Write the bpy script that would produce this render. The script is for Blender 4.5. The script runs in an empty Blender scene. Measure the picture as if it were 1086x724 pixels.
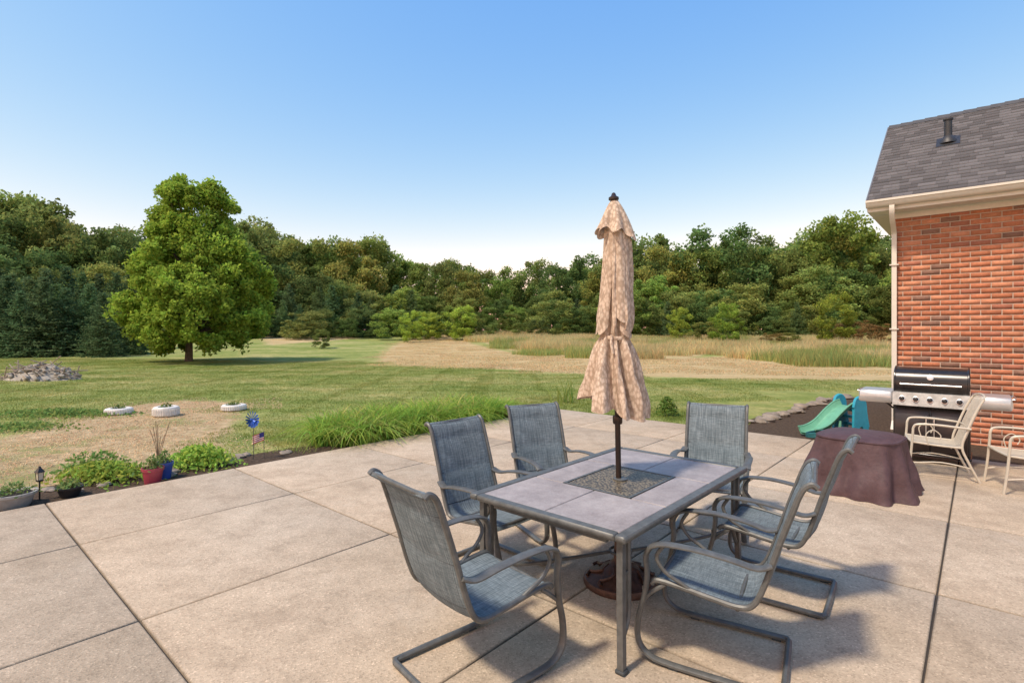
import bpy, math, random
import numpy as np
from mathutils import Vector, Matrix
import mathutils
random.seed(7); rng=np.random.default_rng(11)
H=1.78; F=565.0; HY=350.0; CX=543.0
U=np.array([0.660,0.751]); V=np.array([-0.751,0.660])
def AB(a,b): return (a*U[0]+b*V[0], a*U[1]+b*V[1])
def sstep(e0,e1,x):
    t=np.clip((np.asarray(x,float)-e0)/(e1-e0),0,1); return t*t*(3-2*t)
def gz(x,y):
    x=np.asarray(x,float); y=np.asarray(y,float)
    far=sstep(14,30,np.hypot(x,y))
    return -0.05+1.4*sstep(35,95,y)+far*0.07*(np.sin(x*0.21+1)+np.sin(y*0.17+x*0.06))
def G(px,py):
    lo,hi=1.5,300.0; k=(px-CX)/F; s=(py-HY)/F
    for _ in range(50):
        m=(lo+hi)/2
        if H-s*m>float(gz(k*m,m)): lo=m
        else: hi=m
    return (k*lo,lo)
scene=bpy.context.scene
COL=scene.collection
# ---------------------------------------------------------------- materials
def newmat(name):
    m=bpy.data.materials.new(name); m.use_nodes=True
    nt=m.node_tree; nt.nodes.clear()
    out=nt.nodes.new('ShaderNodeOutputMaterial'); return m,nt,out
def N(nt,t,**kw):
    n=nt.nodes.new(t)
    for k,v in kw.items(): setattr(n,k,v)
    return n
def noise(nt,coord,scale,detail=4,rough=0.6,vec=None,rot=None):
    n=N(nt,'ShaderNodeTexNoise'); n.inputs['Scale'].default_value=scale
    n.inputs['Detail'].default_value=detail; n.inputs['Roughness'].default_value=rough
    if vec is not None:
        mp=N(nt,'ShaderNodeMapping'); mp.inputs['Scale'].default_value=vec
        if rot: mp.inputs['Rotation'].default_value=(0,0,rot)
        nt.links.new(coord,mp.inputs['Vector']); coord=mp.outputs[0]
    nt.links.new(coord,n.inputs['Vector']); return n.outputs['Fac']
def ramp(nt,fac,stops):
    r=N(nt,'ShaderNodeValToRGB'); els=r.color_ramp.elements
    while len(els)<len(stops): els.new(0.5)
    for e,(p,c) in zip(els,stops):
        e.position=p; e.color=(c[0],c[1],c[2],1) if not isinstance(c,(int,float)) else (c,c,c,1)
    nt.links.new(fac,r.inputs['Fac']); return r.outputs['Color']
def mix(nt,fac,a,b,mode='MIX'):
    m=N(nt,'ShaderNodeMix',data_type='RGBA',blend_type=mode)
    for s,v in ((m.inputs[0],fac),(m.inputs[6],a),(m.inputs[7],b)):
        if isinstance(v,(int,float)): s.default_value=v if s.type=='VALUE' else (v,v,v,1)
        elif isinstance(v,tuple): s.default_value=(v[0],v[1],v[2],1)
        else: nt.links.new(v,s)
    return m.outputs[2]
def bump(nt,h,strength,dist):
    b=N(nt,'ShaderNodeBump'); b.inputs['Strength'].default_value=strength; b.inputs['Distance'].default_value=dist
    nt.links.new(h,b.inputs['Height']); return b.outputs[0]
def princ(nt,out,col,rough=0.6,metal=0.0,normal=None,spec=0.5):
    p=N(nt,'ShaderNodeBsdfPrincipled')
    if isinstance(col,tuple): p.inputs['Base Color'].default_value=(*col,1)
    else: nt.links.new(col,p.inputs['Base Color'])
    if isinstance(rough,(int,float)): p.inputs['Roughness'].default_value=rough
    else: nt.links.new(rough,p.inputs['Roughness'])
    p.inputs['Metallic'].default_value=metal
    p.inputs['Specular IOR Level'].default_value=spec
    if normal is not None: nt.links.new(normal,p.inputs['Normal'])
    nt.links.new(p.outputs[0],out.inputs[0]); return p
def simple(name,col,rough=0.5,metal=0.0,var=0.18,scale=14,bmp=0.0,spec=0.5):
    m,nt,out=newmat(name); tc=N(nt,'ShaderNodeTexCoord')
    n=noise(nt,tc.outputs['Object'],scale,6)
    c=ramp(nt,n,[(0.3,tuple(x*(1-var) for x in col)),(0.7,tuple(min(1,x*(1+var)) for x in col))])
    nrm=bump(nt,noise(nt,tc.outputs['Object'],scale*8,3),bmp,0.01) if bmp>0 else None
    princ(nt,out,c,rough,metal,nrm,spec); return m
def leafmat(name,trans=0.35,randv=0.25,wn=None):
    m,nt,out=newmat(name)
    at=N(nt,'ShaderNodeAttribute',attribute_name='Col'); c=at.outputs['Color']
    oi=N(nt,'ShaderNodeObjectInfo')
    hs=N(nt,'ShaderNodeHueSaturation')
    mr=N(nt,'ShaderNodeMapRange'); mr.inputs[3].default_value=1-randv; mr.inputs[4].default_value=1+randv
    nt.links.new(oi.outputs['Random'],mr.inputs[0]); nt.links.new(mr.outputs[0],hs.inputs['Value'])
    mul=N(nt,'ShaderNodeMath',operation='MULTIPLY'); mul.inputs[1].default_value=7.13
    fr=N(nt,'ShaderNodeMath',operation='FRACT')
    nt.links.new(oi.outputs['Random'],mul.inputs[0]); nt.links.new(mul.outputs[0],fr.inputs[0])
    mr2=N(nt,'ShaderNodeMapRange'); mr2.inputs[3].default_value=0.5-0.05*randv; mr2.inputs[4].default_value=0.5+0.09*randv
    nt.links.new(fr.outputs[0],mr2.inputs[0]); nt.links.new(mr2.outputs[0],hs.inputs['Hue'])
    nt.links.new(c,hs.inputs['Color']); c=hs.outputs[0]
    d=N(nt,'ShaderNodeBsdfDiffuse'); t=N(nt,'ShaderNodeBsdfTranslucent'); nt.links.new(c,d.inputs[0]); nt.links.new(c,t.inputs[0])
    ms=N(nt,'ShaderNodeMixShader'); ms.inputs[0].default_value=trans
    nt.links.new(d.outputs[0],ms.inputs[1]); nt.links.new(t.outputs[0],ms.inputs[2]); nt.links.new(ms.outputs[0],out.inputs[0])
    return m
# ---------------------------------------------------------------- mesh builder
class MB:
    def __init__(s): s.v=[];s.f=[];s.m=[];s.sm=[];s.mats=[]
    def mi(s,mat):
        if mat not in s.mats: s.mats.append(mat)
        return s.mats.index(mat)
    def add(s,vs,fs,mat,smooth=False,M=None):
        o=len(s.v); i=s.mi(mat)
        for p in vs:
            p=Vector(p)
            if M is not None: p=M@p
            s.v.append(tuple(p))
        for f in fs: s.f.append(tuple(k+o for k in f)); s.m.append(i); s.sm.append(smooth)
    def box(s,c,d,mat,M=None,bev=0.0):
        hx,hy,hz=[x/2 for x in d]; cx,cy,cz=c
        if bev<=0:
            vs=[(cx+sx*hx,cy+sy*hy,cz+sz*hz) for sz in(-1,1) for sy in(-1,1) for sx in(-1,1)]
            fs=[(0,2,3,1),(4,5,7,6),(0,1,5,4),(2,6,7,3),(0,4,6,2),(1,3,7,5)]
            s.add(vs,fs,mat,False,M)
        else:
            b=min(bev,hx*.9,hy*.9,hz*.9); 
            def ring(ix,iy,z):
                return [(cx-hx+ix,cy-hy+iy+b,z),(cx-hx+ix+b,cy-hy+iy,z),(cx+hx-ix-b,cy-hy+iy,z),(cx+hx-ix,cy-hy+iy+b,z),
                        (cx+hx-ix,cy+hy-iy-b,z),(cx+hx-ix-b,cy+hy-iy,z),(cx-hx+ix+b,cy+hy-iy,z),(cx-hx+ix,cy+hy-iy-b,z)]
            vs=ring(b*.7,b*.7,cz-hz)+ring(0,0,cz-hz+b)+ring(0,0,cz+hz-b)+ring(b*.7,b*.7,cz+hz)
            fs=[tuple(range(7,-1,-1)),tuple(range(24,32))]
            for r in range(3):
                for k in range(8): fs.append((r*8+k,r*8+(k+1)%8,(r+1)*8+(k+1)%8,(r+1)*8+k))
            s.add(vs,fs,mat,False,M)
    def tube(s,pts,r,mat,seg=8,n=0,M=None,flat=None,closed=False,up=(0,0,1)):
        P=[Vector(p) for p in pts]
        if n>0: P=catmull(P,n,closed)
        L=len(P); vs=[];fs=[]
        rr=r if callable(r) else (lambda t:r)
        prev=None
        for i,p in enumerate(P):
            if closed: t=P[(i+1)%L]-P[i-1]
            else: t=P[min(i+1,L-1)]-P[max(i-1,0)]
            if t.length<1e-9: t=Vector((0,0,1))
            t.normalize()
            if flat is None:
                if prev is None:
                    a=Vector((0,0,1)) if abs(t.z)<.9 else Vector((1,0,0))
                    x=t.cross(a).normalized()
                else: x=(prev-t*prev.dot(t)).normalized()
                prev=x; y=t.cross(x); sx=sy=1
            else:
                x=Vector(up); x=(x-t*x.dot(t)).normalized(); y=t.cross(x); sx,sy=flat
            q=rr(i/max(1,L-1))
            for k in range(seg):
                an=2*math.pi*(k+.5)/seg
                vs.append(p+x*math.cos(an)*q*sx+y*math.sin(an)*q*sy)
        for i in range(L if closed else L-1):
            j=(i+1)%L
            for k in range(seg): fs.append((i*seg+k,i*seg+(k+1)%seg,j*seg+(k+1)%seg,j*seg+k))
        if not closed: fs+= [tuple(range(seg-1,-1,-1)),tuple((L-1)*seg+k for k in range(seg))]
        s.add(vs,fs,mat,True,M)
    def grid(s,fn,nu,nv,mat,M=None,smooth=True,wrap=False):
        vs=[fn(i/nu,j/nv) for j in range(nv+1) for i in range(nu+(0 if wrap else 1))]
        w=nu if wrap else nu+1; fs=[]
        for j in range(nv):
            for i in range(nu): 
                i2=(i+1)%w if wrap else i+1
                fs.append((j*w+i,j*w+i2,(j+1)*w+i2,(j+1)*w+i))
        s.add(vs,fs,mat,smooth,M)
    def lathe(s,prof,mat,seg=32,M=None):
        vs=[];fs=[]
        for r,z in prof:
            for k in range(seg):
                a=2*math.pi*k/seg; vs.append((r*math.cos(a),r*math.sin(a),z))
        for i in range(len(prof)-1):
            for k in range(seg): fs.append((i*seg+k,i*seg+(k+1)%seg,(i+1)*seg+(k+1)%seg,(i+1)*seg+k))
        fs.append(tuple(range(seg-1,-1,-1))); fs.append(tuple((len(prof)-1)*seg+k for k in range(seg)))
        s.add(vs,fs,mat,True,M)
    def mesh(s,name):
        me=bpy.data.meshes.new(name); me.from_pydata(s.v,[],s.f)
        for m in s.mats: me.materials.append(m)
        me.polygons.foreach_set('material_index',s.m); me.polygons.foreach_set('use_smooth',s.sm)
        me.update()
        try: me.set_sharp_from_angle(angle=math.radians(42))
        except Exception: pass
        return me
    def obj(s,name,loc=(0,0,0),rz=0,parent=None,sc=1):
        return place(s.mesh(name),name,loc,rz,parent,sc)
def place(me,name,loc=(0,0,0),rz=0,parent=None,sc=1):
    o=bpy.data.objects.new(name,me); COL.objects.link(o); o.location=loc; o.rotation_euler=(0,0,rz)
    o.scale=(sc,sc,sc) if not isinstance(sc,tuple) else sc
    if parent: o.parent=parent
    return o
def empty(name,loc=(0,0,0)):
    e=bpy.data.objects.new(name,None); COL.objects.link(e); e.location=loc; e.empty_display_size=.2; return e
def catmull(P,n,closed=False):
    L=len(P); out=[]
    rng_=range(L) if closed else range(L-1)
    for i in rng_:
        if closed: a,b,c,d=P[i-1],P[i],P[(i+1)%L],P[(i+2)%L]
        else: a,b,c,d=P[max(i-1,0)],P[i],P[i+1],P[min(i+2,L-1)]
        for k in range(n):
            t=k/n
            out.append(0.5*((2*b)+(c-a)*t+(2*a-5*b+4*c-d)*t*t+(3*b-a-3*c+d)*t**3))
    if not closed: out.append(P[-1].copy())
    return out
def fastmesh(name,verts,faces,mat,col=None):
    me=bpy.data.meshes.new(name); verts=np.asarray(verts,np.float32); faces=np.asarray(faces,np.int32)
    nv=len(verts); nf,k=faces.shape
    me.vertices.add(nv); me.vertices.foreach_set('co',verts.ravel())
    me.loops.add(nf*k); me.loops.foreach_set('vertex_index',faces.ravel())
    me.polygons.add(nf); me.polygons.foreach_set('loop_start',np.arange(0,nf*k,k,dtype=np.int32))
    if col is not None:
        a=me.color_attributes.new('Col','FLOAT_COLOR','POINT')
        c=np.ones((nv,4),np.float32); c[:,:3]=col; a.data.foreach_set('color',c.ravel())
    me.materials.append(mat); me.update(calc_edges=True); return me
def leafquads(C,size,cols,asp=0.6,upb=0.0):
    n=len(C); u=rng.normal(size=(n,3)); u/=np.linalg.norm(u,axis=1)[:,None]
    w=rng.normal(size=(n,3)); w[:,2]+=upb*2; v=np.cross(u,w); v/=np.linalg.norm(v,axis=1)[:,None]
    s=np.asarray(size).reshape(-1,1)*np.ones((n,1))
    P=np.stack([C-u*s,C-v*s*asp+u*s*.15,C+u*s,C+v*s*asp+u*s*.15],1).reshape(-1,3)
    return P,np.arange(4*n).reshape(-1,4),np.repeat(cols,4,axis=0)
def join(*parts):
    V_,F_,C_=[],[],[]; o=0
    for p,f,c in parts: V_.append(p);F_.append(f+o);C_.append(c);o+=len(p)
    return np.concatenate(V_),np.concatenate(F_),np.concatenate(C_)
def strands(base,length,width,lean,cols,segs=3,droop=0.6):
    n=len(base); az=rng.uniform(0,2*np.pi,n); d=np.stack([np.cos(az),np.sin(az),0*az],1)
    az2=rng.uniform(0,2*np.pi,n); side=np.stack([np.cos(az2),np.sin(az2),0*az2],1)
    rows=[]
    for k in range(segs+1):
        t=k/segs
        c=base+d*(lean*length*(t**1.7))[:,None]
        c[:,2]+=length*(t-droop*lean*t*t*t)
        w=(width*(1-t*.85)*.5)[:,None]
        rows.append(c-side*w); rows.append(c+side*w)
    P=np.stack(rows,1); m=2*(segs+1)
    Fs=[]
    for k in range(segs): Fs.append(np.stack([np.arange(n)*m+2*k,np.arange(n)*m+2*k+1,np.arange(n)*m+2*k+3,np.arange(n)*m+2*k+2],1))
    return P.reshape(-1,3),np.concatenate(Fs),np.repeat(cols,m,axis=0)
# ---------------------------------------------------------------- world, sun, camera
S=Vector((-0.66,-0.50,0)).normalized(); EL=math.radians(57)
S=Vector((S.x*math.cos(EL),S.y*math.cos(EL),math.sin(EL)))
w=bpy.data.worlds.new("World"); scene.world=w; w.use_nodes=True; nt=w.node_tree
bg=nt.nodes['Background']; sky=nt.nodes.new('ShaderNodeTexSky'); sky.sky_type='NISHITA'; sky.sun_disc=False
sky.sun_elevation=EL; sky.sun_rotation=math.atan2(S.x,S.y); sky.air_density=1.0; sky.dust_density=0.5; sky.ozone_density=1.6
# grade the physically bright sky towards the photo's clear blue (applies to every ray alike)
sp_=nt.nodes.new('ShaderNodeSeparateColor'); cb=nt.nodes.new('ShaderNodeCombineColor'); nt.links.new(sky.outputs[0],sp_.inputs[0])
for i,(g,k) in enumerate(((1.5,3.35),(.85,1.45),(.16,1.03))):
    a=N(nt,'ShaderNodeMath',operation='MULTIPLY'); a.inputs[1].default_value=.15; nt.links.new(sp_.outputs[i],a.inputs[0])
    p=N(nt,'ShaderNodeMath',operation='POWER'); p.inputs[1].default_value=g; nt.links.new(a.outputs[0],p.inputs[0])
    q=N(nt,'ShaderNodeMath',operation='MULTIPLY'); q.inputs[1].default_value=k/.15; nt.links.new(p.outputs[0],q.inputs[0]); nt.links.new(q.outputs[0],cb.inputs[i])
nt.links.new(cb.outputs[0],bg.inputs[0]); bg.inputs[1].default_value=0.15
ld=bpy.data.lights.new('sun','SUN'); ld.energy=4.0; ld.angle=math.radians(6.0); ld.color=(1,.89,.73)
so=bpy.data.objects.new('sun',ld); COL.objects.link(so); so.rotation_euler=(-S).to_track_quat('-Z','Y').to_euler(); so.location=(-8,-8,14)
cd=bpy.data.cameras.new('camera'); cam=bpy.data.objects.new('camera',cd); COL.objects.link(cam)
cam.location=(0,0,H); cam.rotation_euler=(math.radians(90),0,0); cd.lens=F/1086*36; cd.sensor_width=36; cd.shift_y=-12/1086
cd.clip_end=3000; cd.clip_start=.05; scene.camera=cam
scene.view_settings.view_transform='Standard'; scene.view_settings.look='None'; scene.view_settings.exposure=0
# ---------------------------------------------------------------- regions
def poly_sd(P,poly):
    x,y=P[:,0],P[:,1]; n=len(poly); inside=np.zeros(len(P),bool); dist=np.full(len(P),1e9)
    for i in range(n):
        x1,y1=poly[i]; x2,y2=poly[(i+1)%n]
        c=((y1>y)!=(y2>y)); 
        with np.errstate(divide='ignore',invalid='ignore'):
            xi=(x2-x1)*(y-y1)/(y2-y1+1e-12)+x1
        inside^=(c&(x<xi))
        dx,dy=x2-x1,y2-y1; t=np.clip(((x-x1)*dx+(y-y1)*dy)/(dx*dx+dy*dy+1e-12),0,1)
        dist=np.minimum(dist,np.hypot(x-x1-t*dx,y-y1-t*dy))
    return np.where(inside,dist,-dist)
def PX(l): return [G(*p) for p in l]
garden=PX([(-160,520),(-120,470),(0,466),(70,446),(125,431),(200,424),(268,428),(250,446),(240,470),(215,486),(120,505),(0,530)])
mown=PX([(398,382),(412,368),(436,357.5),(478,354),(492,360),(515,368),(560,377),(640,380),(740,379),(800,376),(900,388),(1050,396),(1050,404),(800,403),(650,398),(560,393),(480,390),(430,388)])
field1=PX([(490,355),(600,355.5),(790,356),(775,370),(730,379),(640,380),(560,377),(515,364)])
field2=PX([(800,361),(860,358),(1000,359),(1080,392),(945,391),(860,388),(790,382),(770,374)])
bedL=[AB(-6,7.2),AB(9.0,7.2),AB(8.6,7.75),AB(4.4,8.0),AB(3,8.1),AB(1,8.2),AB(-6,8.4)]
bedR=[AB(9.7,3.1),AB(11.2,3.6),AB(13.0,3.3),AB(17,2.9),AB(17,-8),AB(9.7,-8)]
mow2=PX([(300,352),(400,353),(400,356),(340,362),(285,366),(275,358)])
# ---------------------------------------------------------------- ground sheet
def mr(nt,s,a,b):
    n=N(nt,'ShaderNodeMapRange'); n.inputs[1].default_value=a; n.inputs[2].default_value=b; nt.links.new(s,n.inputs[0]); return n.outputs[0]
def lawncol(nt,pos):
    a=ramp(nt,noise(nt,pos,.20,8,.72,(1,1.7,1)),[(.3,(.17,.235,.055)),(.47,(.28,.315,.10)),(.60,(.41,.39,.165)),(.72,(.54,.45,.23))])
    b=ramp(nt,noise(nt,pos,1.5,7,.75),[(.3,(.62,.76,.6)),(.55,(1.0,1.0,.95)),(.78,(1.35,1.2,1.05))])
    return mix(nt,1.0,a,b,'MULTIPLY')
def mowncol(nt,pos):
    a=ramp(nt,noise(nt,pos,.9,8,.72,(.35,1.8,1),-.35),[(.28,(.32,.25,.11)),(.44,(.47,.355,.175)),(.62,(.58,.45,.25)),(.8,(.68,.56,.35))])
    b=ramp(nt,noise(nt,pos,6,6,.8),[(.3,.7),(.7,1.15)])
    return mix(nt,.8,a,b,'MULTIPLY')
def build_ground():
    nr,na=260,640
    r=np.concatenate([[0.5],np.geomspace(2.0,900,nr-1)]); a=np.linspace(0,2*np.pi,na,endpoint=False)
    R,A=np.meshgrid(r,a,indexing='ij'); X=R*np.sin(A); Y=R*np.cos(A)
    P=np.stack([X.ravel(),Y.ravel()],1); Z=gz(P[:,0],P[:,1])
    i,j=np.meshgrid(np.arange(nr-1),np.arange(na),indexing='ij'); j2=(j+1)%na
    Fs=np.stack([i*na+j,(i+1)*na+j,(i+1)*na+j2,i*na+j2],-1).reshape(-1,4)[:,::-1]
    straw=np.clip(.5+poly_sd(P,garden)/.9,0,1)
    m2=np.maximum.reduce([np.clip(.5+poly_sd(P,q)/3.0,0,1) for q in (mown,field1,field2,mow2)])
    mul=np.maximum(np.clip(.5+poly_sd(P,bedL)/.25,0,1),np.clip(.5+poly_sd(P,bedR)/.3,0,1))
    col=np.stack([straw,m2,mul],1)
    m,nt,out=newmat('lawn_ground')
    geo=N(nt,'ShaderNodeNewGeometry'); pos=geo.outputs['Position']
    at=N(nt,'ShaderNodeAttribute',attribute_name='Col'); sp=N(nt,'ShaderNodeSeparateColor'); nt.links.new(at.outputs['Color'],sp.inputs[0])
    base=lawncol(nt,pos)
    fine=noise(nt,pos,14,7,.78)
    base=mix(nt,.6,base,ramp(nt,fine,[(.3,.35),(.5,.9),(.75,1.4)]),'MULTIPLY')
    sc=ramp(nt,noise(nt,pos,5,9,.8),[(.3,(.22,.15,.08)),(.5,(.47,.35,.20)),(.75,(.70,.56,.37))])
    sc=mix(nt,ramp(nt,noise(nt,pos,.9,5,.7),[(.52,0.0),(.62,.7)]),sc,(.22,.26,.08))
    mc=mowncol(nt,pos)
    mu=ramp(nt,noise(nt,pos,22,6,.8),[(.3,(.03,.022,.017)),(.6,(.12,.085,.06)),(.85,(.30,.23,.17))])
    def edge(sock,sc_,k):
        n=noise(nt,pos,sc_,6,.7); 
        ad=N(nt,'ShaderNodeMath',operation='ADD'); nt.links.new(sock,ad.inputs[0]); nt.links.new(n,ad.inputs[1])
        return mr(nt,ad.outputs[0],1.0-k,1.0+k)
    c=mix(nt,edge(sp.outputs[1],.8,.14),base,mc)
    c=mix(nt,edge(sp.outputs[0],1.3,.14),c,sc)
    c=mix(nt,edge(sp.outputs[2],6,.08),c,mu)
    princ(nt,out,c,.95,0,bump(nt,noise(nt,pos,25,5,.7),.8,.05),spec=.1)
    me=fastmesh('ground',np.stack([P[:,0],P[:,1],Z],1),Fs,m,col)
    me.polygons.foreach_set('use_smooth',np.ones(len(me.polygons),bool))
    return place(me,'ground')
build_ground()
# ---------------------------------------------------------------- patio slabs
m,nt,out=newmat('exposed_concrete')
geo=N(nt,'ShaderNodeNewGeometry'); pos=geo.outputs['Position']
big=ramp(nt,noise(nt,pos,.5,7,.62),[(.3,(.405,.318,.228)),(.5,(.46,.368,.272)),(.72,(.52,.43,.33))])
med=ramp(nt,noise(nt,pos,4,9,.78),[(.3,.78),(.5,.98),(.75,1.12)])
vo=N(nt,'ShaderNodeTexVoronoi'); vo.inputs['Scale'].default_value=105; nt.links.new(pos,vo.inputs['Vector'])
sp=N(nt,'ShaderNodeSeparateColor'); nt.links.new(vo.outputs['Color'],sp.inputs[0])
agg=ramp(nt,sp.outputs[0],[(0,.58),(.25,.9),(.7,1.02),(.93,1.12),(1.0,1.55)])
c=mix(nt,1,big,med,'MULTIPLY'); c=mix(nt,.65,c,agg,'MULTIPLY')
st=ramp(nt,noise(nt,pos,1.1,7,.75,(1,1,1)),[(.52,0.0),(.70,.45)])
c=mix(nt,st,c,(.24,.18,.13))
st2=ramp(nt,noise(nt,pos,.8,6,.7,(1.3,1,1),.7),[(.58,0.0),(.74,.4)])
c=mix(nt,st2,c,(.60,.52,.42))
at=N(nt,'ShaderNodeAttribute',attribute_name='Col'); c=mix(nt,1,c,at.outputs['Color'],'MULTIPLY')
princ(nt,out,c,.85,0,bump(nt,vo.outputs['Distance'],.35,.004),spec=.15)
CONC=m
def build_patio():
    A=[-6.5,-4.6,-2.75,-.9,.95,2.8,4.6,6.4,8.2,9.75]; B=[-8.5,-6.8,-5.1,-3.4,-1.6,.22,2.05,3.88,5.63,7.24]
    vs=[];fs=[];cs=[]; g=.0055
    for i in range(len(A)-1):
        for j in range(len(B)-1):
            a0,a1,b0,b1=A[i]+g,A[i+1]-g,B[j]+g,B[j+1]-g; k=.94+.12*random.random(); o=len(vs)
            for (e,z) in ((0,-.14),(0,-.010),(.004,-.003),(.012,0)):
                for (a,b) in ((a0+e,b0+e),(a1-e,b0+e),(a1-e,b1-e),(a0+e,b1-e)):
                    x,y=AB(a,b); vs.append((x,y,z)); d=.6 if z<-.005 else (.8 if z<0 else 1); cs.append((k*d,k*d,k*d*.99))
            for r in range(3):
                for q in range(4): fs.append((o+r*4+q,o+r*4+(q+1)%4,o+(r+1)*4+(q+1)%4,o+(r+1)*4+q))
            fs.append((o+12,o+13,o+14,o+15))
    place(fastmesh('patio',vs,fs,CONC,np.array(cs)),'concrete_patio')
    fm=simple('joint_filler',(.05,.042,.035),.95)
    q=[(*AB(-6.45,-8.45),-.02),(*AB(9.7,-8.45),-.02),(*AB(9.7,7.19),-.02),(*AB(-6.45,7.19),-.02)]
    mb=MB(); mb.add(q,[(0,1,2,3)],fm); mb.obj('patio_joint_filler')
build_patio()
# ---------------------------------------------------------------- common mats
FR=simple('grey_powdercoat',(.112,.115,.110),.45,.2,.25,20,.05,.4)
def slingmat():
    m,nt,out=newmat('woven_sling'); tc=N(nt,'ShaderNodeTexCoord'); o=tc.outputs['Object']
    a=noise(nt,o,1,5,.7,(6,160,6)); b=noise(nt,o,1,3,.6,(140,12,140))
    c=ramp(nt,a,[(.3,(.078,.104,.118)),(.5,(.145,.18,.198)),(.72,(.265,.31,.33))])
    c=mix(nt,.6,c,ramp(nt,b,[(.35,.65),(.65,1.25)]),'MULTIPLY')
    c=mix(nt,.6,c,ramp(nt,noise(nt,o,7,5,.7),[(.3,.75),(.7,1.2)]),'MULTIPLY')
    princ(nt,out,c,.85,0,bump(nt,b,.3,.002),spec=.15); return m
SL=slingmat(); SLD=simple('sling_seam',(.042,.050,.054),.7)
def fabric_chair():
    mb=MB(); prof=[(.27,.415),(.235,.44),(.10,.43),(-.05,.41),(-.17,.40),(-.235,.43),(-.285,.54),(-.34,.72),(-.40,.90),(-.445,1.02),(-.485,1.055),(-.51,1.04)]
    C=catmull([Vector((x,0,z)) for x,z in prof],6)
    for s in(-1,1):
        mb.tube([(p.x,s*.268,p.z) for p in C],.015,FR,8)
        leg=[(-.36,s*.285,.02),(-.1,s*.285,.02),(.16,s*.285,.02),(.27,s*.285,.035),(.335,s*.285,.10),(.335,s*.287,.22),(.30,s*.29,.36),(.285,s*.295,.48),(.29,s*.30,.57),(.265,s*.305,.625),(.20,s*.305,.652),(.05,s*.31,.66),(-.12,s*.305,.645),(-.25,s*.29,.62),(-.315,s*.272,.64)]
        mb.tube(leg[:10],.0175,FR,8,6,flat=(1.3,.85),up=(0,1,0))
        mb.tube(leg[9:],.0185,FR,10,6,flat=(1.7,.65),up=(0,1,0))
        mb.tube([(.20,s*.30,.64),(.235,s*.292,.57),(.19,s*.285,.50),(.11,s*.275,.455),(.06,s*.265,.425)],.011,FR,8,6)
        mb.tube([(.31,s*.288,.33),(.27,s*.275,.37),(.20,s*.262,.425)],.012,FR,8,4)
        mb.box((.30,s*.30,.40),(.018,.012,.018),FR); mb.box((-.30,s*.285,.006),(.05,.03,.012),SLD); mb.box((.15,s*.285,.006),(.05,.03,.012),SLD)
    mb.tube([(-.33,-.285,.02),(-.36,-.27,.02),(-.365,-.2,.02),(-.365,.2,.02),(-.36,.27,.02),(-.33,.285,.02)],.017,FR,8,4)
    for x,z in ((.245,.425),(-.16,.385),(-.495,1.045)): mb.tube([(x,-.262,z),(x,.262,z)],.012,FR,8)
    L=len(C)-1
    def nrm(tn):
        n=Vector((-tn.z,0,tn.x)); 
        return -n if n.x*.6+n.z*.8<0 else n
    def sling(off):
        def fn(u,v):
            t=v*L; i=min(int(t),L-1); p=C[i].lerp(C[i+1],t-i); tn=(C[min(i+1,L)]-C[max(i-1,0)]).normalized()
            sag=.022*(1-(2*u-1)**2)
            if v>.50: q=((v-.50)/.5*4)%1; puff=.013*(1-(2*q-1)**6)
            else: puff=.010
            puff*= (1-(2*u-1)**8)
            return p+Vector((0,(u-.5)*.525,0))+nrm(tn)*(-sag+(puff if off>0 else -puff*.6))
        return fn
    mb.grid(sling(1),14,70,SL); mb.grid(sling(-1),14,70,SL)
    for sg in (1,-1):
        for q in range(0,5):
            v=.50+.5*q/4*0.995
            fn=sling(sg); mb.tube([fn(u/10,min(v,.999)) for u in range(11)],.0035,SLD,5)
        for s in(.02,.98):
            fn=sling(sg); mb.tube([fn(s,k/60) for k in range(61)],.0035,SLD,5)
    return mb.mesh('sling_patio_chair')
chair=fabric_chair()
def ang(dx,dy): return math.atan2(dy,dx)
for (x,y,fx,fy) in [(-.17,2.86,.76,.65),(-.12,3.98,.72,-.70),(.40,4.76,.42,-.90),(1.79,4.78,-.45,-.89),(1.80,3.72,-.80,.60),(1.12,2.97,-.86,.50)]:
    place(chair,'sling_patio_chair',(x,y,0.001),ang(fx,fy))
# ---------------------------------------------------------------- table
TC=(.765,3.76)
def tilemat():
    m,nt,out=newmat('table_tile'); tc=N(nt,'ShaderNodeTexCoord'); o=tc.outputs['Object']
    c=ramp(nt,noise(nt,o,3.5,10,.78),[(.28,(.20,.172,.168)),(.5,(.325,.288,.28)),(.75,(.45,.41,.395))])
    c=mix(nt,.5,c,ramp(nt,noise(nt,o,90,3),[(.35,.8),(.7,1.15)]),'MULTIPLY')
    princ(nt,out,c,.5,0,bump(nt,noise(nt,o,40,4),.15,.003),spec=.25); return m
def glassmat():
    m,nt,out=newmat('mosaic_glass'); tc=N(nt,'ShaderNodeTexCoord'); o=tc.outputs['Object']
    v=N(nt,'ShaderNodeTexVoronoi'); v.inputs['Scale'].default_value=60; nt.links.new(o,v.inputs['Vector'])
    c=ramp(nt,v.outputs['Distance'],[(.15,(.25,.20,.13)),(.45,(.17,.135,.085)),(.62,(.05,.04,.03))])
    princ(nt,out,c,.4,0,bump(nt,v.outputs['Distance'],.4,.003),spec=.25); return m
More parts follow.
